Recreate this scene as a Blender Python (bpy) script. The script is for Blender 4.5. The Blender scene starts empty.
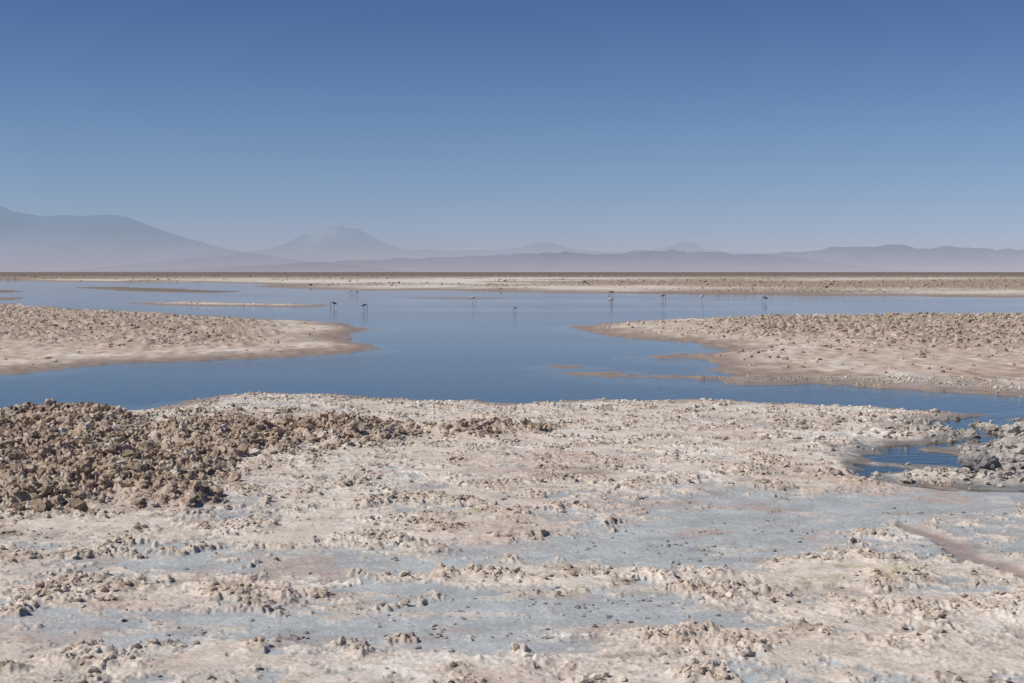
import bpy, bmesh, math, random
import numpy as np
from mathutils import Vector, noise as mnoise
rng=np.random.default_rng(7); random.seed(7)
F=1422.0; H=2.5; HV=272.0
scene=bpy.context.scene

# ---------------------------------------------------------------- noise
_P=rng.permutation(1024).astype(np.int32)
_A=rng.random(1024)*2*np.pi
_GX=np.cos(_A).astype(np.float32); _GY=np.sin(_A).astype(np.float32)
def pn(x,y,s=0):
    x=x+s*17.31; y=y+s*9.73
    xf=np.floor(x); yf=np.floor(y)
    xi=xf.astype(np.int64).astype(np.int32); yi=yf.astype(np.int64).astype(np.int32)
    fx=(x-xf).astype(np.float32); fy=(y-yf).astype(np.float32)
    u=fx*fx*fx*(fx*(fx*6-15)+10); v=fy*fy*fy*(fy*(fy*6-15)+10)
    def g(ix,iy,dx,dy):
        h=(_P[ix&1023]+iy+s*131)&1023
        h=_P[h]
        return _GX[h]*dx+_GY[h]*dy
    a=g(xi,yi,fx,fy); b=g(xi+1,yi,fx-1,fy)
    c=g(xi,yi+1,fx,fy-1); d=g(xi+1,yi+1,fx-1,fy-1)
    return ((a+(b-a)*u)+((c+(d-c)*u)-(a+(b-a)*u))*v)*1.5
def fbm(x,y,o=4,s=0,gain=0.5):
    t=0; a=1; n=0
    for i in range(o):
        t=t+a*pn(x*(2.03**i),y*(2.03**i),s+i); n+=a; a*=gain
    return t/n
def ridged(x,y,o=4,s=0,gain=0.55):
    t=0;a=1;n=0
    for i in range(o):
        t=t+a*(1-np.abs(pn(x*(2.1**i),y*(2.1**i),s+i))*1.8); n+=a; a*=gain
    return t/n
def sm(a,b,x):
    t=np.clip((x-a)/(b-a),0,1); return t*t*(3-2*t)

# ---------------------------------------------------------------- polar ground grid
rows=[0.4,1.5,3,4.5,6,7,7.6]
r=7.9
while r<32: rows.append(r); r+=0.0175+ max(0,(r-9))*0.0011
while r<130: rows.append(r); r+=0.0062*r
while r<1500: rows.append(r); r+=0.012*r
while r<38000: rows.append(r); r+=0.1*r
R=np.array(rows)
dense=np.radians(np.linspace(-21.5,21.5,1250))
side=np.radians(np.concatenate([np.linspace(21.8,40,60),np.linspace(42,180,60)]))
TH=np.concatenate([-side[::-1],dense,side])
RR,TT=np.meshgrid(R,TH,indexing='ij')
X=RR*np.sin(TT); Y=RR*np.cos(TT)
Ys=np.where(Y>0.5,Y,0.5)
U=512+F*X/Ys; V=HV+F*H/Ys
nr,nc=X.shape

def W(u,v):
    y=F*H/(v-HV); return ((u-512)*y/F,y)
def sdpoly(pts,margin,inner=False):
    P=np.array(pts); 
    rad=np.hypot(P[:,0],P[:,1])
    a=P; b=np.roll(P,-1,0); dd=b-a; t=np.clip(-(a*dd).sum(1)/np.maximum((dd*dd).sum(1),1e-9),0,1)
    q=a+dd*t[:,None]; rmin=np.hypot(q[:,0],q[:,1]).min()
    out=np.full(X.shape,-1e3)
    i0=0 if inner else np.searchsorted(R,max(0,rmin-margin)); i1=np.searchsorted(R,rad.max()+margin)
    x=X[i0:i1];y=Y[i0:i1]
    D=np.full(x.shape,1e12); ins=np.zeros(x.shape,bool)
    for k in range(len(P)):
        ax,ay=a[k];bx,by=b[k]; ex=bx-ax;ey=by-ay
        t=np.clip(((x-ax)*ex+(y-ay)*ey)/(ex*ex+ey*ey+1e-12),0,1)
        D=np.minimum(D,(x-ax-ex*t)**2+(y-ay-ey*t)**2)
        c=((ay>y)!=(by>y))
        if ey!=0: ins^= c&(x<ex*(y-ay)/ey+ax)
    out[i0:i1]=np.where(ins,1,-1)*np.sqrt(D)
    return out

near_shore=[W(u,v) for u,v in [(-900,418),(-300,414),(0,413),(40,408),(75,404),(130,408),(170,404),(205,399),(240,393),(290,394),(350,396),(410,400),(470,402),(520,404),(560,402),(600,399),(640,403),(700,401),(760,402),(830,406),(880,408),(950,413),(1000,415),(1040,412),(1300,418),(2300,420)]]+[(60,10),(60,-60),(-60,-60),(-60,10)]
right_pen=[W(u,v) for u,v in [(568,329),(600,324),(640,321),(700,318),(800,316),(1024,315.5),(1500,316),(3000,316),(3000,390),(1400,398),(1024,395),(960,390),(850,385),(740,384),(640,378),(598,376.5),(640,374),(705,373),(712,368),(690,362),(650,358),(690,355),(712,350),(690,344),(640,338),(600,334)]]
left_pen=[W(u,v) for u,v in [(-1500,303),(0,305),(50,306.5),(110,311),(200,316),(300,321),(355,324.5),(376,328),(350,333),(342,338),(352,343),(372,346),(362,351),(300,357),(200,361),(100,367),(40,371),(0,376),(-400,390),(-1500,392)]]
far_land=[W(u,v) for u,v in [(-1500,279.5),(0,280),(60,281.5),(200,282.5),(275,284),(262,286.5),(300,288.5),(345,290.5),(440,290),(480,291),(560,292.5),(700,294),(860,295.5),(1024,297),(1600,298),(3000,299)]]+[(60000,200),(60000,60000),(-60000,60000),(-60000,500)]
bar_dark=[W(u,v) for u,v in [(78,287.5),(120,287),(180,289),(238,292),(200,292.6),(130,291.2)]]
bar_tan=[W(u,v) for u,v in [(108,303),(200,302.6),(326,304.8),(320,306.6),(200,305.8)]]
bar_l1=[W(u,v) for u,v in [(-80,289),(0,290),(18,290.5),(20,292),(0,293),(-80,292)]]
bar_l2=[W(u,v) for u,v in [(-80,296),(0,297),(24,298),(10,300),(-80,300)]]
bar_far=[W(u,v) for u,v in [(400,297.6),(470,297.4),(520,298.6),(470,299)]]
reef1=[W(u,v) for u,v in [(552,365),(575,367),(560,370),(548,368)]]
reef2=[W(u,v) for u,v in [(560,372),(620,371.5),(618,375),(580,376)]]

n_big=fbm(X/9,Y/9,4,3); n_mid=fbm(X/2.2,Y/2.2,4,11); n_sml=fbm(X/0.55,Y/0.55,3,21)
S=np.full(X.shape,-30.0); HH=np.zeros(X.shape)
def addland(pts,amp_b,amp_m,w,h,margin=12,inner=False):
    global S,HH
    sd=sdpoly(pts,margin,inner)+amp_b*n_big+amp_m*n_mid+ (0.25*n_sml if amp_m<0.9 else 0.5*n_sml)
    s=sd/w
    HH=np.where(s>S,h,HH); S=np.maximum(S,s)
addland(near_shore,0.35,0.85,0.9,0.055,inner=True)
addland(right_pen,1.2,1.6,2.0,0.12)
addland(left_pen,1.5,1.3,2.0,0.10)
addland(far_land,9,3,12,0.22,200)
addland(bar_dark,3,1.5,3,0.10)
addland(bar_tan,1.5,1,2,0.07)
addland(bar_l1,2,1,3,0.08); addland(bar_l2,2,1,3,0.08); addland(bar_far,2,1,2,0.05)
addland(reef1,0.2,0.8,1.5,0.03); addland(reef2,0.2,1.2,1.5,0.02)

def G(cu,cv,ru,rv): return np.exp(-(((U-cu)/ru)**2+((V-cv)/rv)**2))*(Y>1)
fore=(RR<33)
kf=np.searchsorted(R,34)
def poly_line(pts,w):
    out=np.zeros(X.shape); x=X[:kf];y=Y[:kf]; D=np.full(x.shape,1e9)
    for (ax,ay),(bx,by) in zip(pts[:-1],pts[1:]):
        ex=bx-ax;ey=by-ay; t=np.clip(((x-ax)*ex+(y-ay)*ey)/(ex*ex+ey*ey),0,1)
        D=np.minimum(D,(x-ax-ex*t)**2+(y-ay-ey*t)**2)
    out[:kf]=np.exp(-D/w**2); return out
pool=np.zeros(X.shape)
for a in [(915,459,62,9),(885,470,35,6),(1050,446,60,8),(1040,424,80,5)]: pool=np.maximum(pool,G(*a))
chan=poly_line([W(*p) for p in [(1120,412),(1010,416),(945,423),(975,432),(1000,438),(950,445),(895,448),(930,460),(960,464),(985,468)]],0.42)
chan2=poly_line([W(*p) for p in [(868,466),(862,476),(890,486),(950,490),(1030,492),(1150,500)]],0.26)
mudch=poly_line([W(*p) for p in [(905,530),(945,545),(970,562),(1010,572),(1060,592)]],0.16)
pool0=np.maximum.reduce([pool,chan*0.85,chan2*0.72])
pool=pool0+0.30*n_mid+0.30*n_sml
poolm=sm(0.46,0.68,pool)*fore
marg=sm(0.06,0.45,np.maximum(pool0,0.5*mudch)+0.35*n_mid+0.3*n_sml+0.28*sm(840,980,U)*sm(515,490,V)*sm(408,422,V))*fore
Z=np.where(S>0,HH*(1-np.exp(-np.clip(S,0,50)*1.6)),np.maximum(S*0.10,-0.35))

# ---------------- foreground relief
k=kf
x=X[:k];y=Y[:k]
g=lambda *a: G(*a)[:k]
rub=np.maximum.reduce([g(50,450,150,48),g(140,475,105,36),g(220,445,105,26),0.9*g(340,440,100,17),0.68*g(480,436,90,9),g(30,500,110,26),g(-250,460,260,55),g(170,500,60,18)])
rub=rub+0.38*n_mid[:k]+0.32*n_sml[:k]+0.14*fbm(x/5,y/5,2,33)
shore_in=sm(0.3,1.2,S[:k])
rubm=sm(0.28,0.85,rub)*shore_in
bias=0.10*np.ones_like(x)
for a,w in [((705,545,150,26),.75),((890,512,150,15),.6),((330,572,280,11),.42),((230,632,330,13),.5),((620,628,190,17),.6),((60,648,110,10),.5),((850,600,70,9),.45),((980,560,70,14),.5),((430,600,120,9),.4),((640,560,150,10),.35),((760,510,120,10),.4),((480,655,120,8),.4),((990,500,90,9),.4)]:
    bias-=w*0.85*g(*a)
for a,w in [((640,583,120,8),.5),((860,572,95,14),.45),((60,603,100,11),.4),((940,622,130,17),.5),((660,641,70,7),.45),((200,674,110,9),.4),((520,672,160,7),.3),((300,535,300,14),.25),((900,655,160,14),.2),((600,450,400,40),.2)]:
    bias+=w*g(*a)
cn=0.80*fbm(x/1.3,y/1.0,6,41,0.68)+0.55*fbm(x/0.25,y/0.25,4,47,0.65)
crust=sm(-0.05,0.13,cn+bias)
crust=np.maximum(crust,rubm)*1.0
crust=crust*(1-marg[:k]*0.85)
thin=sm(0.02,0.26,fbm(x/0.6,y/0.42,6,43,0.68)+0.35*(cn+bias)+0.05)*(1-crust)*(1-marg[:k])
rr1=ridged(x/0.34,y/0.34,4,51); rr2=fbm(x/0.09,y/0.09,3,57,0.6); rr3=pn(x/0.035,y/0.035,63)
cluster=sm(0.0,0.32,fbm(x/0.8,y/0.7,5,67,0.62)+0.06)
act=0.25+0.75*sm(-0.2,0.25,fbm(x/1.5,y/1.3,4,69,0.6))
z=Z[:k].copy()
sh=sm(0.0,1.0,S[:k])
z+=sh*crust*(0.018+0.048*cluster*np.clip(rr1,0,1)+(0.026*rr2*(0.25+1.3*cluster)+0.011*rr3*(0.3+cluster))*act+0.012*fbm(x/0.5,y/0.5,3,73))
z+=sh*(1-crust)*(0.0035*(rr2+rr3*0.4)+0.006*thin)
rug=np.clip(ridged(x/0.75,y/0.75,3,71),0,1)
z+=rubm*(0.03+0.19*rug**1.6*sm(0.3,0.95,rub)+0.09*np.abs(rr2)+0.13*np.clip(fbm(x/0.22,y/0.22,3,77),-0.4,1)+0.018*rr3)
z=np.where(S[:k]>-0.2,z*(1-0.62*marg[:k])-poolm[:k]*(z*0.4+0.024),z)
Z[:k]=z
# ---------------- mid & far relief
m=slice(k,nr); x=X[m];y=Y[m]
land=sm(0.05,1.0,S[m])
u=U[m];v=V[m]; rr=RR[m]
gm=lambda cu,cv,ru,rv: np.exp(-(((u-cu)/ru)**2+((v-cv)/rv)**2))
ROUGH=np.zeros(X.shape)
rough=np.zeros(x.shape)
isr=(v>312)&(v<400)&(u>520); isl=(v>300)&(v<400)&(u<450)
nn=fbm(x/6,y/6,4,81,0.6)+0.6*fbm(x/1.5,y/1.5,3,85)
rough=np.where(isr,sm(0.05,0.85,sm(368,334,v)*sm(0.6,4.5,S[m])+0.6*nn),rough)
rough=np.where(isl,sm(0.05,1.0,sm(364,336,v)*sm(0.4,2.5,S[m])*0.85+0.6*nn-0.0011*np.clip(u-150,0,300)),rough)
nf=fbm(x/60,y/60,3,91)+0.4*fbm(x/12,y/12,2,89)
isf=(v<=300)&(HH[m]>0.15)
fr=sm(-0.15,0.5,1.1*gm(980,287,460,7.0)+0.6*gm(640,284,120,3.0)+0.75*gm(80,278.5,260,2.6)+1.2*sm(279.5,276,v+0.8*nf)+0.9*nf-0.32)
rough=np.where(isf,fr,rough)
ROUGH[m]=rough
near_amp=np.where(isf,0.35,0.20)
rgm=np.clip(ridged(x/1.6,y/1.6,3,93),0,1)**2
Z[m]+=land*(rough*near_amp*(rgm+0.8*np.abs(pn(x/0.4,y/0.4,95)))+0.025*pn(x/0.5,y/0.5,97)+0.035*np.abs(pn(x/1.3,y/1.3,98)))
Z[m]+=land*isf*sm(600,3000,rr)*(0.4+0.35*pn(x/90,y/90,99))

# ---------------------------------------------------------------- colours (albedo)
def c3(a): return np.array(a)[None,None,:]
def mix(A,B,t): return A+(B-A)*t[...,None]
salt=c3((0.655,0.57,0.485)); pink=c3((0.51,0.39,0.33)); grey=c3((0.41,0.43,0.43)); brown=c3((0.335,0.245,0.175))
mud=c3((0.22,0.165,0.135)); bed=c3((0.07,0.085,0.09)); white=c3((0.755,0.715,0.645)); tan=c3((0.43,0.34,0.262)); olive=c3((0.18,0.17,0.10)); wetg=c3((0.21,0.20,0.185))
C=np.broadcast_to(salt,X.shape+(3,)).copy().astype(np.float64)
wet=np.zeros(X.shape)
pk=sm(-0.02,0.33,fbm(X/3.1,Y/3.1,5,101,0.6))
C=mix(C,pink+0*C,pk*0.62)
Cf=C[:k]
x=X[:k];y=Y[:k]
Cf=mix(Cf,white+0*Cf,0.65*sm(0.0,0.4,fbm(x/1.7,y/1.7,5,107,0.65)))
Cf=mix(Cf,brown*1.15+0*Cf,0.62*cluster*sm(0.1,0.7,cn+0.35))
Cf=mix(Cf,brown*0.95+0*Cf,0.55*sm(0.10,0.42,fbm(x/0.40,y/0.35,5,109,0.7)))
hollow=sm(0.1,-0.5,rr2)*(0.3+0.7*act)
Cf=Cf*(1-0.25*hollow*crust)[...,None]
gg=grey*(1+0.25*fbm(x/0.8,y/0.8,5,111,0.65)[...,None])
gg=mix(gg,pink*0.88+0*gg,0.75*sm(0.0,0.35,fbm(x/1.3,y/1.3,5,119,0.62)))
gg=mix(gg,Cf*0.96,0.72*thin)
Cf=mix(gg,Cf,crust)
edge=np.exp(-((crust-0.35)/0.22)**2)
Cf=mix(Cf,tan*0.80+0*Cf,0.45*edge*(1-marg[:k]))
Cf=mix(Cf,brown+0*Cf,rubm*(0.72+0.24*np.clip(rr2*2,-1,1)))
Cf=mix(Cf,c3((0.42,0.40,0.20))+0*Cf,0.5*np.clip(g(860,580,70,12)+g(900,488,80,4)+g(470,520,50,5)*.5+g(620,600,90,4)*.6,0,1)*sm(-0.1,0.3,fbm(x/0.4,y/0.4,3,121)))
wetg2=mix(wetg+0*Cf,mud+0*Cf,sm(-.1,.3,fbm(x/0.9,y/0.9,3,123)))
wetg2=mix(wetg2,olive+0*Cf,0.5*sm(0,.4,fbm(x/0.6,y/0.6,3,125)))
wetg2=mix(wetg2,white*0.85+0*Cf,0.6*sm(0.18,.45,fbm(x/0.5,y/0.5,4,127)))
wetg2=mix(wetg2,pink*0.72+0*Cf,np.clip(mudch[:k]*1.5,0,1))
Cf=mix(Cf,wetg2,marg[:k]*0.9)
Cf=mix(Cf,mud*1.2+0*Cf,0.8*np.clip(g(575,478,45,5)*1.2*sm(-.2,.2,n_sml[:k]+.1),0,1))
C[:k]=Cf
wet[:k]=np.clip((1-crust)*0.35+marg[:k]*0.7,0,1)
Cm=C[k:]; x=X[m];y=Y[m]
Cm=mix(Cm,tan*1.12+0*Cm,0.68*(isl|isr))
Cm=mix(Cm,tan*0.80+0*Cm,rough*0.72)
Cm=mix(Cm,c3((0.36,0.255,0.205))+0*Cm,0.75*isr*sm(370,381,v+5*nn))
Cm=mix(Cm,pink*0.92+0*Cm,0.6*(isl|isr)*sm(0.05,0.4,fbm(x/4,y/4,4,133,0.6)))
Cm=mix(Cm,white*0.88+0*Cm,0.75*isf*(1-rough)*sm(-0.2,0.4,nf+0.05+0.55*gm(520,284,140,6)))
Cm=mix(Cm,c3((0.31,0.24,0.18))+0*Cm,isf*rough*0.82)
Cm=mix(Cm,c3((0.16,0.125,0.10))+0*Cm,isf*sm(278.4,275.6,v+0.9*nf)*0.85)
thn=((v<300)&(HH[m]<0.15)&(v>285))
Cm=mix(Cm,c3((0.17,0.135,0.11))+0*Cm,0.95*thn*(v<295)); Cm=mix(Cm,c3((0.33,0.265,0.20))+0*Cm,0.95*thn*(v>=295))
Cm=Cm*(1+0.45*pn(x/0.35,y/0.6,131)*(isl|isr))[...,None]
C[k:]=Cm
shore=sm(1.3,0.15,S)*sm(-0.6,0.0,S)
C=mix(C,mud*1.15+0*C,shore*0.85)
saltrim=np.exp(-((S-1.5)/0.5)**2)
C=mix(C,white+0*C,0.5*saltrim*sm(-.1,.4,n_mid)*(RR<130))
wet=np.clip(np.maximum(wet,sm(0.8,0.0,S)*0.8),0,1)
deep=np.maximum(sm(-0.002,-0.07,Z),poolm*0.85*(Z<0.004))
C=mix(C,bed+0*C,deep)
C=np.clip(C,0.01,0.9)

def mesh_from(name,V3,faces,col=None,smooth=True,n=4):
    me=bpy.data.meshes.new(name)
    me.vertices.add(len(V3)); me.vertices.foreach_set("co",np.ascontiguousarray(V3,dtype=np.float32).ravel())
    me.loops.add(faces.size); me.loops.foreach_set("vertex_index",np.ascontiguousarray(faces,dtype=np.int32).ravel())
    me.polygons.add(len(faces)); me.polygons.foreach_set("loop_start",np.arange(0,faces.size,n,dtype=np.int32))
    me.polygons.foreach_set("use_smooth",np.full(len(faces),smooth))
    me.update(calc_edges=True)
    if col is not None:
        at=me.color_attributes.new("Col",'FLOAT_COLOR','POINT')
        at.data.foreach_set("color",np.ascontiguousarray(col,dtype=np.float32).ravel())
    ob=bpy.data.objects.new(name,me); scene.collection.objects.link(ob)
    return ob
idx=np.arange(nr*nc).reshape(nr,nc)
fc=np.stack([idx[:-1,:-1],idx[:-1,1:],idx[1:,1:],idx[1:,:-1]],-1).reshape(-1,4)[:,::-1]
V3=np.stack([X,Y,Z],-1).reshape(-1,3)
col=np.concatenate([C,wet[...,None]],-1).reshape(-1,4)
ground=mesh_from("ground",V3,fc,col)

# ---------------------------------------------------------------- materials
def newmat(name):
    m_=bpy.data.materials.new(name); m_.use_nodes=True
    nt=m_.node_tree; nt.nodes.clear(); out=nt.nodes.new("ShaderNodeOutputMaterial"); return m_,nt,out
def salt_mat(name,sc=1.0,lo=0.72,hi=1.22,bumpd=0.012):
    m_,nt,out=newmat(name); N=nt.nodes; L=nt.links
    b=N.new("ShaderNodeBsdfPrincipled"); L.new(b.outputs[0],out.inputs[0])
    a=N.new("ShaderNodeAttribute"); a.attribute_name="Col"
    geo=N.new("ShaderNodeNewGeometry")
    n1=N.new("ShaderNodeTexNoise"); n1.inputs["Scale"].default_value=28*sc; n1.inputs["Detail"].default_value=7; n1.inputs["Roughness"].default_value=0.72
    n2=N.new("ShaderNodeTexNoise"); n2.inputs["Scale"].default_value=3.1*sc; n2.inputs["Detail"].default_value=6; n2.inputs["Roughness"].default_value=0.65
    n3=N.new("ShaderNodeTexNoise"); n3.inputs["Scale"].default_value=1.3*sc; n3.inputs["Detail"].default_value=3
    for n in (n1,n2,n3): L.new(geo.outputs["Position"],n.inputs["Vector"])
    r1=N.new("ShaderNodeMapRange"); r1.inputs[1].default_value=.3; r1.inputs[2].default_value=.7; r1.inputs[3].default_value=lo; r1.inputs[4].default_value=hi
    r2=N.new("ShaderNodeMapRange"); r2.inputs[1].default_value=.3; r2.inputs[2].default_value=.7; r2.inputs[3].default_value=.82; r2.inputs[4].default_value=1.15
    L.new(n1.outputs["Fac"],r1.inputs[0]); L.new(n2.outputs["Fac"],r2.inputs[0])
    mm=N.new("ShaderNodeMath"); mm.operation='MULTIPLY'; L.new(r1.outputs[0],mm.inputs[0]); L.new(r2.outputs[0],mm.inputs[1])
    vm=N.new("ShaderNodeVectorMath"); vm.operation='SCALE'; L.new(a.outputs["Color"],vm.inputs[0]); L.new(mm.outputs[0],vm.inputs["Scale"])
    L.new(vm.outputs[0],b.inputs["Base Color"])
    rg=N.new("ShaderNodeMapRange"); rg.inputs[3].default_value=.95; rg.inputs[4].default_value=.5; L.new(a.outputs["Alpha"],rg.inputs[0]); L.new(rg.outputs[0],b.inputs["Roughness"])
    b.inputs["Specular IOR Level"].default_value=0.22
    bs=N.new("ShaderNodeMapRange"); bs.inputs[3].default_value=1.0; bs.inputs[4].default_value=.12; L.new(a.outputs["Alpha"],bs.inputs[0])
    va=N.new("ShaderNodeMapRange"); va.inputs[1].default_value=.42; va.inputs[2].default_value=.58; va.inputs[3].default_value=.35; va.inputs[4].default_value=1.0; L.new(n3.outputs["Fac"],va.inputs[0])
    bm_=N.new("ShaderNodeMath"); bm_.operation='MULTIPLY'; L.new(bs.outputs[0],bm_.inputs[0]); L.new(va.outputs[0],bm_.inputs[1])
    bp=N.new("ShaderNodeBump"); bp.inputs["Distance"].default_value=bumpd; L.new(bm_.outputs[0],bp.inputs["Strength"]); L.new(n1.outputs["Fac"],bp.inputs["Height"]); L.new(bp.outputs[0],b.inputs["Normal"])
    return m_
ground.data.materials.append(salt_mat("salt_ground"))
clodmat=salt_mat("salt_clod",1.6,0.6,1.3,0.01)

m_,nt,out=newmat("lagoon_water"); N=nt.nodes;L=nt.links
tr=N.new("ShaderNodeBsdfTransparent"); tr.inputs[0].default_value=(0.60,0.72,0.76,1)
gl=N.new("ShaderNodeBsdfGlossy"); gl.inputs["Roughness"].default_value=0.03; gl.inputs["Color"].default_value=(0.96,0.98,1,1)
fr_=N.new("ShaderNodeFresnel"); fr_.inputs[0].default_value=1.345
mx=N.new("ShaderNodeMixShader"); L.new(fr_.outputs[0],mx.inputs[0]); L.new(tr.outputs[0],mx.inputs[1]); L.new(gl.outputs[0],mx.inputs[2]); L.new(mx.outputs[0],out.inputs[0])
geo=N.new("ShaderNodeNewGeometry"); n1=N.new("ShaderNodeTexNoise"); n1.inputs["Scale"].default_value=5; n1.inputs["Detail"].default_value=4
mp=N.new("ShaderNodeMapping"); mp.inputs["Scale"].default_value=(0.6,1.3,1); L.new(geo.outputs["Position"],mp.inputs[0]); L.new(mp.outputs[0],n1.inputs["Vector"])
n2=N.new("ShaderNodeTexNoise"); n2.inputs["Scale"].default_value=0.035; n2.inputs["Detail"].default_value=4; L.new(mp.outputs[0],n2.inputs["Vector"])
ms=N.new("ShaderNodeMapRange"); ms.inputs[1].default_value=.4; ms.inputs[2].default_value=.6; ms.inputs[3].default_value=.03; ms.inputs[4].default_value=.16; L.new(n2.outputs["Fac"],ms.inputs[0])
bp=N.new("ShaderNodeBump"); bp.inputs["Distance"].default_value=0.05; L.new(ms.outputs[0],bp.inputs["Strength"]); L.new(n1.outputs["Fac"],bp.inputs["Height"])
L.new(bp.outputs[0],gl.inputs["Normal"]); L.new(bp.outputs[0],fr_.inputs["Normal"])
water=mesh_from("water",np.array([(-900,8,0),(900,8,0),(900,900,0),(-900,900,0)]),np.array([[0,1,2,3]])); water.data.materials.append(m_)

# ---------------------------------------------------------------- clods
def ico(sub,seed,spiky=1.0,flat=0.7):
    bm=bmesh.new(); bmesh.ops.create_icosphere(bm,subdivisions=sub,radius=1)
    o=Vector((seed*7.7,seed*3.1,seed*5.3))
    for vv in bm.verts:
        p=vv.co.copy()
        d=1+0.55*mnoise.noise(p*1.1+o)+spiky*(0.40*mnoise.noise(p*2.3+o)+0.28*abs(mnoise.noise(p*4.7+o))-0.05+0.15*mnoise.noise(p*9+o))
        vv.co=Vector((p.x*d,p.y*d,p.z*d*flat))
    bm.verts.ensure_lookup_table()
    V_=np.array([v_.co[:] for v_ in bm.verts]); F_=np.array([[q.index for q in f.verts] for f in bm.faces]); bm.free(); return V_,F_
area=(np.gradient(R)[:,None]*RR*np.gradient(TH)[None,:])
Cflat=C.reshape(-1,3)
def scatter(name,dens,count,smin,smax,colA,colB,sub=1,nvar=8,spiky=1.0,flat=0.7,sink=0.3,power=2.5,light=0.0,blend=0.35):
    w=(dens*area).ravel(); w=np.clip(w,0,None); w/=w.sum()
    ids=rng.choice(len(w),size=count,p=w)
    i=ids//nc; j=ids%nc
    px=X[i,j]+ (rng.random(count)-.5)*0.02; py=Y[i,j]+(rng.random(count)-.5)*np.gradient(R)[i]
    pz=Z[i,j]
    s=smin+(smax-smin)*rng.random(count)**power
    vs=[];fs=[];cs=[];off=0
    var=rng.integers(0,nvar,count)
    for a in range(nvar):
        sel=np.where(var==a)[0]
        if len(sel)==0: continue
        V_,F_=ico(sub,a+1+len(name),spiky,flat); n=len(sel)
        th=rng.random(n)*6.283; tl=(rng.random(n)-.5)*1.0
        c,s_=np.cos(th),np.sin(th); ct,st=np.cos(tl),np.sin(tl)
        sc=np.stack([s[sel]*(0.75+0.5*rng.random(n)),s[sel]*(0.75+0.5*rng.random(n)),s[sel]*(0.7+0.5*rng.random(n))],-1)
        P=V_[None]*sc[:,None,:]
        xx=P[...,0]*ct[:,None]+P[...,2]*st[:,None]; zz=-P[...,0]*st[:,None]+P[...,2]*ct[:,None]; yy=P[...,1]
        x2=xx*c[:,None]-yy*s_[:,None]; y2=xx*s_[:,None]+yy*c[:,None]
        P=np.stack([x2+px[sel][:,None],y2+py[sel][:,None],zz+(pz[sel]+s[sel]*(0.5*flat-sink*0.7))[:,None]],-1)
        t=rng.random((n,1,1))
        cc=np.array(colA)[None,None]*(1-t)+np.array(colB)[None,None]*t
        cc=cc*(0.85+0.3*rng.random((n,1,1)))
        if light>0:
            q=(rng.random((n,1,1))<light); cc=np.where(q,np.array((0.62,0.56,0.49))[None,None],cc)
        cc=cc*(1-blend)+Cflat[ids[sel]][:,None,:]*blend
        cc=np.broadcast_to(cc,P.shape)
        cc=np.concatenate([cc,np.zeros(P.shape[:2]+(1,))],-1)
        vs.append(P.reshape(-1,3)); cs.append(cc.reshape(-1,4))
        fs.append((F_[None]+(np.arange(n)*len(V_))[:,None,None]+off).reshape(-1,3)); off+=n*len(V_)
    ob=mesh_from(name,np.concatenate(vs),np.concatenate(fs),np.concatenate(cs),smooth=False,n=3)
    ob.data.materials.append(clodmat); return ob
full=lambda a,sl: (lambda o:(o.__setitem__(sl,a),o)[1])(np.zeros(X.shape))
inview=(np.abs(TT)<0.5)&(RR>6)
patch=sm(-0.25,0.35,n_sml[:k])
d_rub=full(rubm**1.3*(0.2+patch),slice(0,k))*inview
scatter("salt_rubble",d_rub,9000,0.014,0.072,(0.30,0.215,0.15),(0.50,0.395,0.30),sub=2,nvar=14,spiky=2.0,flat=0.85,light=0.08,power=2.2,blend=0.2)
d_rubs=full(rubm+0.10*crust*cluster+0.4*sm(0.0,0.3,rub)*shore_in*patch,slice(0,k))*inview
scatter("salt_crumbs",d_rubs,16000,0.008,0.032,(0.32,0.24,0.175),(0.52,0.42,0.33),sub=1,spiky=1.6,light=0.12)
d_cr=full(crust*(cluster**2+0.015)*(1-rubm)*(Z[:k]>0.02),slice(0,k))*inview
scatter("salt_crust_clods",d_cr,20000,0.006,0.036,(0.38,0.29,0.22),(0.64,0.56,0.47),sub=1,spiky=1.6,light=0.10,power=3,blend=0.55)
d_peb=full((1-crust)*(1-poolm[:k])*(Z[:k]>0.01)*(0.15+sm(0,.4,n_sml[:k]))*(0.15+g(600,625,160,25)+0.7*g(780,560,160,30)+.4*g(350,640,150,15)),slice(0,k))*inview
scatter("pebbles",d_peb,2200,0.005,0.026,(0.17,0.155,0.145),(0.42,0.38,0.34),sub=1,spiky=0.9,flat=0.6,power=3,blend=0.2)
d_shore=full((1-poolm[:k])*sm(0.3,1.0,S[:k])*sm(3.5,1.2,S[:k])*sm(0,.3,n_mid[:k]),slice(0,k))*inview
scatter("shore_salt_lumps",d_shore,1500,0.012,0.05,(0.60,0.55,0.46),(0.72,0.68,0.58),sub=1,spiky=1.5)
blk=full(np.clip(g(1030,455,45,14)+g(1015,432,40,6)+.5*g(970,480,80,6)+.25*g(920,430,80,10),0,1)*(Z[:k]>-0.01)*(0.2+patch),slice(0,k))*inview
scatter("salt_crust_blocks",blk,1000,0.015,0.085,(0.30,0.25,0.21),(0.56,0.49,0.42),sub=2,spiky=1.8,light=0.25,power=2.5)
d_r=np.where((U>520)&(V>312)&(V<392),ROUGH*(0.3+sm(-.3,.3,n_mid))+0.06,0)*(S>0.5)*inview
scatter("salt_clod_field",d_r,17000,0.02,0.12,(0.32,0.25,0.19),(0.51,0.415,0.33),sub=1,spiky=1.9,flat=0.8,light=0.06,power=2.6,sink=0.5,blend=0.45)
d_l=np.where((U<480)&(V>303)&(V<392),ROUGH*(0.3+sm(-.3,.3,n_mid))+0.08,0)*(S>0.5)*inview
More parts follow.
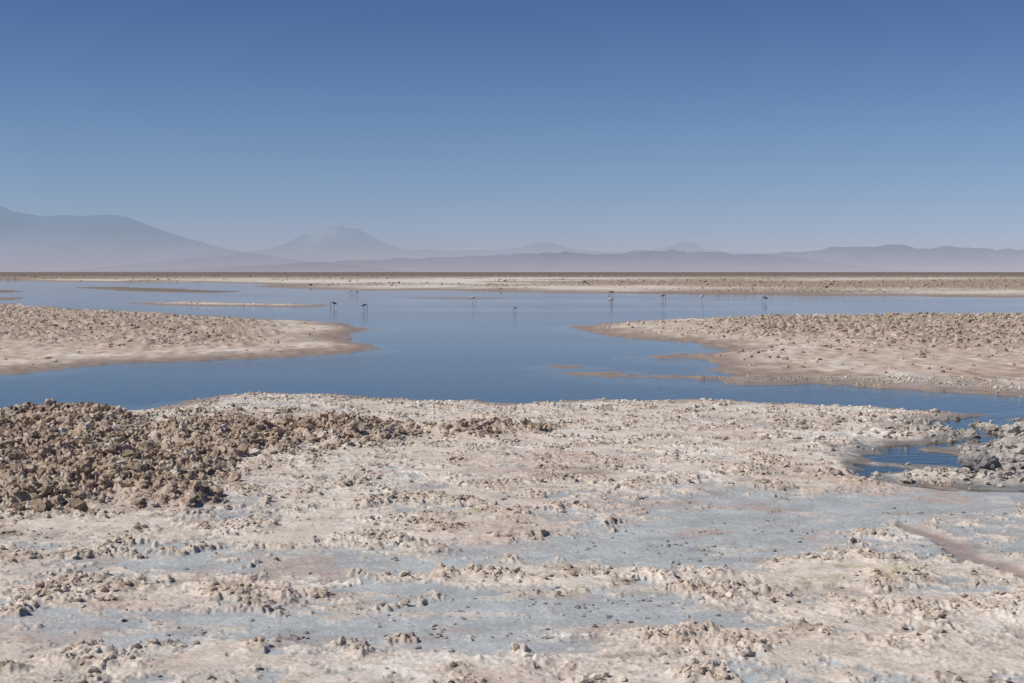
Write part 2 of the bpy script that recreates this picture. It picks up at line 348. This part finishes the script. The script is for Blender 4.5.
scatter("salt_clod_field",d_l,12000,0.015,0.09,(0.33,0.26,0.20),(0.51,0.415,0.33),sub=1,spiky=1.9,flat=0.8,light=0.06,power=2.6,sink=0.5,blend=0.45)
d_f=np.where((V<298)&(V>276),ROUGH+0.02,0)*(S>0.3)*inview
scatter("salt_clod_field",d_f,13000,0.08,0.38,(0.26,0.205,0.16),(0.44,0.36,0.29),sub=1,spiky=1.6,light=0.06,power=2,blend=0.4)

def rock(uv,sx,sy,sz,ca,seed,name="rock"):
    V_,F_=ico(4,seed,1.0,1.0); px,py=W(*uv)
    P=V_*np.array((sx,sy,sz)); P[:,2]+=sz*0.45+0.02; P[:,0]+=px; P[:,1]+=py
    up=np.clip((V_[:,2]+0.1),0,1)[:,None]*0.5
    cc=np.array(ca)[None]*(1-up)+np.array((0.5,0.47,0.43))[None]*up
    ob=mesh_from(name,P,F_,np.concatenate([cc,np.zeros((len(P),1))],1),smooth=False,n=3); ob.data.materials.append(clodmat)
rock((980,474),0.22,0.16,0.16,(0.12,0.115,0.115),3)
rock((1012,470),0.22,0.2,0.12,(0.34,0.30,0.27),5)
rock((1030,458),0.3,0.25,0.20,(0.38,0.34,0.30),8)
rock((1003,452),0.13,0.12,0.09,(0.40,0.36,0.32),9)
rock((1022,440),0.22,0.2,0.17,(0.42,0.37,0.32),11)
rock((992,484),0.10,0.09,0.05,(0.32,0.30,0.28),13)
rock((642,626),0.045,0.04,0.03,(0.3,0.31,0.27),14)

# ---------------------------------------------------------------- mountains
def mountain(name,D,prof,depth,facv,colr,seed,rough=0.06,hz=0.03,snow=None):
    us=np.array([p[0] for p in prof],float); vs=np.array([p[1] for p in prof],float)
    uu=np.linspace(us[0],us[-1],900); hh=np.interp(uu,us,vs)
    kern=np.hanning(9); kern/=kern.sum(); hh=np.convolve(np.pad(hh,4,mode='edge'),kern,'valid')
    xs=(uu-512)/F*D; hgt=(HV-hh)/F*D
    t=np.linspace(-1,1,61)
    Xm,Tm=np.meshgrid(xs,t,indexing='ij'); Hm=np.broadcast_to(hgt[:,None],Xm.shape)
    Ym=D+Tm*depth
    fine=fbm(Xm/(D*0.012),Ym/(D*0.03),4,seed+9)
    sh_=(1-np.abs(Tm))**1.05
    Zm=Hm*sh_+fine*D*rough*0.012*np.clip(Hm/(0.01*D),0.1,1.5)*sh_
    Zm[:, [0,-1]]=-40
    ii=np.arange(Xm.size).reshape(Xm.shape)
    ff=np.stack([ii[:-1,:-1],ii[1:,:-1],ii[1:,1:],ii[:-1,1:]],-1).reshape(-1,4)
    ob=mesh_from(name,np.stack([Xm,Ym,Zm],-1).reshape(-1,3),ff)
    m_,nt,out=newmat(name+"_hazed_rock"); N=nt.nodes;L=nt.links  # distance haze imitated by a see-through mix and bluish rock colour
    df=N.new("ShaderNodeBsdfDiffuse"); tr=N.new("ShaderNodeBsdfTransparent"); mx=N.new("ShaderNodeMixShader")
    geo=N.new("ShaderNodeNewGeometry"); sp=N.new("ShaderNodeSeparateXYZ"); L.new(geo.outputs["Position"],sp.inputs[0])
    mr=N.new("ShaderNodeMapRange"); mr.inputs[1].default_value=0; mr.inputs[2].default_value=D*hz; mr.inputs[3].default_value=facv[0]; mr.inputs[4].default_value=facv[1]  # painted haze thickens toward the base: less diffuse, more sky showing through
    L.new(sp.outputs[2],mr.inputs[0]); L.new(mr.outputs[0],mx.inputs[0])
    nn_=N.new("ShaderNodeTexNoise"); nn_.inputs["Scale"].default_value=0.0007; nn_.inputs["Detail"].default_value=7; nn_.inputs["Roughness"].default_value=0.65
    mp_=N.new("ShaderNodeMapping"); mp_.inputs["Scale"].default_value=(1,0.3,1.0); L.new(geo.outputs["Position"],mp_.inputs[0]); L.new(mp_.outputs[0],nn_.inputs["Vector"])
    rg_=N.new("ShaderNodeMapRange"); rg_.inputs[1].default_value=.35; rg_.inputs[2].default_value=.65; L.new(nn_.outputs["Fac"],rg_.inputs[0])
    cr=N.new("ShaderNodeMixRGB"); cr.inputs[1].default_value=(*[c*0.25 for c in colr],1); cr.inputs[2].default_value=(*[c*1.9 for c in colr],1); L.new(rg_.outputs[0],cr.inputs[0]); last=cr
    if snow:
        sn=N.new("ShaderNodeMapRange"); sn.inputs[1].default_value=snow; sn.inputs[2].default_value=snow*1.12; L.new(sp.outputs[2],sn.inputs[0])
        m2=N.new("ShaderNodeMath"); m2.operation='MULTIPLY'; L.new(sn.outputs[0],m2.inputs[0]); L.new(rg_.outputs[0],m2.inputs[1])
        cr2=N.new("ShaderNodeMixRGB"); cr2.inputs[2].default_value=(.5,.5,.51,1); L.new(m2.outputs[0],cr2.inputs[0]); L.new(cr.outputs[0],cr2.inputs[1]); last=cr2
    L.new(last.outputs[0],df.inputs[0])
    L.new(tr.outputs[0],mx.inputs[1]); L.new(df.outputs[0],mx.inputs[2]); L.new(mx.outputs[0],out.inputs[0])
    ob.data.materials.append(m_); return ob
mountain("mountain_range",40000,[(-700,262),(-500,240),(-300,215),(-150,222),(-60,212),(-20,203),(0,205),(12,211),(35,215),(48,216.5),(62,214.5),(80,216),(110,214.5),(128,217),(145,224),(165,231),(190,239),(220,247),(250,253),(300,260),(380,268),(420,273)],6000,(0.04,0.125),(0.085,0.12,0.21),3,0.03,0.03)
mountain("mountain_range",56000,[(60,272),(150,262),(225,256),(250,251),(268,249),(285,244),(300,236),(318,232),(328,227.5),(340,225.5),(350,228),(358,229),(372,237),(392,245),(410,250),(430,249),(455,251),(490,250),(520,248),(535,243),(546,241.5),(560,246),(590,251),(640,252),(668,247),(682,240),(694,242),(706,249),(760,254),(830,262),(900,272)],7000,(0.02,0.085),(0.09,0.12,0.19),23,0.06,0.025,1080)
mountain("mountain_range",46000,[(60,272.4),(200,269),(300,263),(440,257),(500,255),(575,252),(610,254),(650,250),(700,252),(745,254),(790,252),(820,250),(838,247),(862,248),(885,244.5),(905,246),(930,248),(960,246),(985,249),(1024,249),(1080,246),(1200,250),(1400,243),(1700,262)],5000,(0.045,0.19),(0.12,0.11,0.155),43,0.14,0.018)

# ---------------------------------------------------------------- flamingos
def simple(name,colr,rough=0.8):
    m_,nt,out=newmat(name); b=nt.nodes.new("ShaderNodeBsdfPrincipled"); b.inputs["Roughness"].default_value=rough
    n=nt.nodes.new("ShaderNodeTexNoise"); n.inputs["Scale"].default_value=14; mr=nt.nodes.new("ShaderNodeMixRGB")
    mr.inputs[1].default_value=(*[c*.75 for c in colr],1); mr.inputs[2].default_value=(*[min(1,c*1.2) for c in colr],1)
    nt.links.new(n.outputs["Fac"],mr.inputs[0]); nt.links.new(mr.outputs[0],b.inputs["Base Color"]); nt.links.new(b.outputs[0],out.inputs[0]); return m_
M_white=simple("pale_pink_feathers",(0.62,0.50,0.48)); M_silhouette=simple("silhouette_shade",(0.11,0.09,0.085)); M_black=simple("black_feathers",(0.02,0.02,0.022)); M_leg=simple("flamingo_leg_skin",(0.30,0.22,0.17)); M_bill=simple("bill_horn",(0.5,0.42,0.2))  # second material paints silhouette shade into the dark birds' colour
def skin(name,chains,mat,parent,sub=1):
    me=bpy.data.meshes.new(name); vs=[];es=[];rs=[]
    for ch in chains:
        b0=len(vs)
        for p in ch: vs.append(p[:3]); rs.append(p[3])
        es+= [(b0+i,b0+i+1) for i in range(len(ch)-1)]
    me.from_pydata(vs,es,[]); ob=bpy.data.objects.new(name,me); scene.collection.objects.link(ob)
    md=ob.modifiers.new("s",'SKIN')
    for i,v_ in enumerate(me.skin_vertices[0].data):
        v_.radius=(rs[i],rs[i]); v_.use_root=(i==0)
    md.use_smooth_shade=True
    ss=ob.modifiers.new("u",'SUBSURF'); ss.levels=sub; ss.render_levels=sub
    me.materials.append(mat); ob.parent=parent; return ob
def flamingo(u_,v_,rot,pose,dark=False,scale=1.0):
    px,py=W(u_,v_)
    e=bpy.data.objects.new("flamingo",None); scene.collection.objects.link(e)
    e.location=(px,py,-0.03); e.rotation_euler=(0,0,math.radians(rot)); e.scale=(scale*0.70,)*3
    fm=M_silhouette if dark else M_white  # dark birds: silhouette shade painted on body, wings, bill and legs
    body=[(-0.30,0,0.60,0.02),(-0.22,0,0.64,0.07),(-0.10,0,0.68,0.125),(0.04,0,0.71,0.135),(0.15,0,0.74,0.09),(0.21,0,0.77,0.05)]
    if pose=='up':
        neck=[(0.21,0,0.77,0.05),(0.29,0,0.80,0.034),(0.33,0,0.88,0.028),(0.29,0,0.98,0.026),(0.24,0,1.07,0.025),(0.25,0,1.16,0.025),(0.31,0,1.20,0.036),(0.36,0,1.185,0.03)]
        bill=[(0.36,0,1.185,0.022),(0.41,0,1.16,0.02),(0.425,0,1.11,0.008)]
    elif pose=='down':
        neck=[(0.21,0,0.77,0.05),(0.31,0,0.76,0.034),(0.40,0,0.66,0.028),(0.42,0,0.50,0.026),(0.38,0,0.34,0.025),(0.36,0,0.20,0.025),(0.37,0,0.12,0.035),(0.34,0,0.08,0.03)]
        bill=[(0.34,0,0.08,0.022),(0.29,0,0.05,0.02),(0.26,0,0.055,0.008)]
    else:
        neck=[(0.21,0,0.77,0.05),(0.30,0,0.75,0.034),(0.34,0,0.82,0.03),(0.26,0,0.90,0.028),(0.12,0,0.89,0.028),(0.02,0,0.86,0.035),(-0.04,0,0.85,0.03)]
        bill=[(-0.04,0,0.85,0.02),(-0.09,0,0.83,0.008)]
    skin("body",[body+neck[1:]],fm,e,2)
    skin("bill",[bill],M_bill if not dark else M_black,e)
    skin("wing_l",[[(0.08,0.10,0.74,0.04),(-0.05,0.125,0.71,0.055),(-0.20,0.09,0.65,0.04),(-0.34,0.03,0.57,0.012)]],fm,e)
    skin("wing_r",[[(0.08,-0.10,0.74,0.04),(-0.05,-0.125,0.71,0.055),(-0.20,-0.09,0.65,0.04),(-0.34,-0.03,0.57,0.012)]],fm,e)
    skin("flight_feathers",[[(-0.16,0,0.58,0.035),(-0.30,0,0.565,0.035),(-0.40,0,0.53,0.012)]],M_black,e)
    for sgn,st,nm in ((1,0.06,"leg_l"),(-1,-0.05,"leg_r")):
        skin(nm,[[(0.0,0.05*sgn,0.62,0.035),(0.03+st*.3,0.05*sgn,0.50,0.014),(-0.03+st*.6,0.05*sgn,0.30,0.014),(0.0+st,0.05*sgn,0.02,0.009),(0.07+st,0.05*sgn,0.0,0.012)]],M_leg if not dark else M_silhouette,e)
for a in [(334,308.5,190,'down',True,0.85),(364,310.5,20,'down',True,0.8),(350,295,10,'down',False,0.9),(357,295,170,'down',True,0.8),(473,302,0,'down',False,0.9),(611,305,15,'up',False,1.0),(611.5,296,180,'down',True,1.0),(663,300,0,'down',True,.9),(702,301,20,'rest',False,.9),(765,303,190,'down',True,.95),(515,311,170,'down',True,.5)]:
    flamingo(*a)

# ---------------------------------------------------------------- light, sky, camera
el=math.radians(44); az=math.radians(-105)
sd=Vector((math.sin(az)*math.cos(el),math.cos(az)*math.cos(el),math.sin(el)))
sl=bpy.data.lights.new("sun",'SUN'); sl.energy=4.5; sl.angle=math.radians(0.5); sl.color=(1,0.955,0.90)
so=bpy.data.objects.new("sun",sl); scene.collection.objects.link(so); so.rotation_euler=sd.to_track_quat('Z','Y').to_euler()
w=bpy.data.worlds.new("World"); scene.world=w; w.use_nodes=True; nt=w.node_tree; nt.nodes.clear()
out=nt.nodes.new("ShaderNodeOutputWorld"); bg=nt.nodes.new("ShaderNodeBackground"); sk=nt.nodes.new("ShaderNodeTexSky"); sk.sky_type='NISHITA'; sk.sun_disc=False
sk.sun_elevation=el; sk.sun_rotation=az%(2*math.pi); sk.altitude=2300; sk.air_density=1.0; sk.dust_density=0.3; sk.ozone_density=2.5
tc=nt.nodes.new("ShaderNodeTexCoord"); sp=nt.nodes.new("ShaderNodeSeparateXYZ"); nt.links.new(tc.outputs["Generated"],sp.inputs[0])
rp=nt.nodes.new("ShaderNodeValToRGB"); nt.links.new(sp.outputs[2],rp.inputs[0])
e=rp.color_ramp.elements; e[0].position=0; e[0].color=(0.67,0.64,0.93,1); e[1].position=1; e[1].color=(0.6,0.68,0.8,1)
for p_,c_ in ((0.02,(0.66,0.65,0.90,1)),(0.05,(0.66,0.68,0.86,1)),(0.095,(0.64,0.69,0.84,1)),(0.187,(0.47,0.575,0.76,1)),(0.4,(0.43,0.55,0.71,1))):
    q=e.new(p_); q.color=c_
mu=nt.nodes.new("ShaderNodeVectorMath"); mu.operation='MULTIPLY'; nt.links.new(sk.outputs[0],mu.inputs[0]); nt.links.new(rp.outputs[0],mu.inputs[1])
bg.inputs[1].default_value=0.088
nt.links.new(mu.outputs[0],bg.inputs[0]); nt.links.new(bg.outputs[0],out.inputs[0])
cam=bpy.data.cameras.new("camera"); cam.lens=50; cam.sensor_width=36; cam.shift_y=-69.5/1024; cam.clip_end=150000; cam.clip_start=0.1
co=bpy.data.objects.new("camera",cam); scene.collection.objects.link(co); co.location=(0,0,H); co.rotation_euler=(math.radians(90),0,0)
scene.camera=co
scene.view_settings.view_transform='Standard'; scene.view_settings.look='None'; scene.view_settings.exposure=0
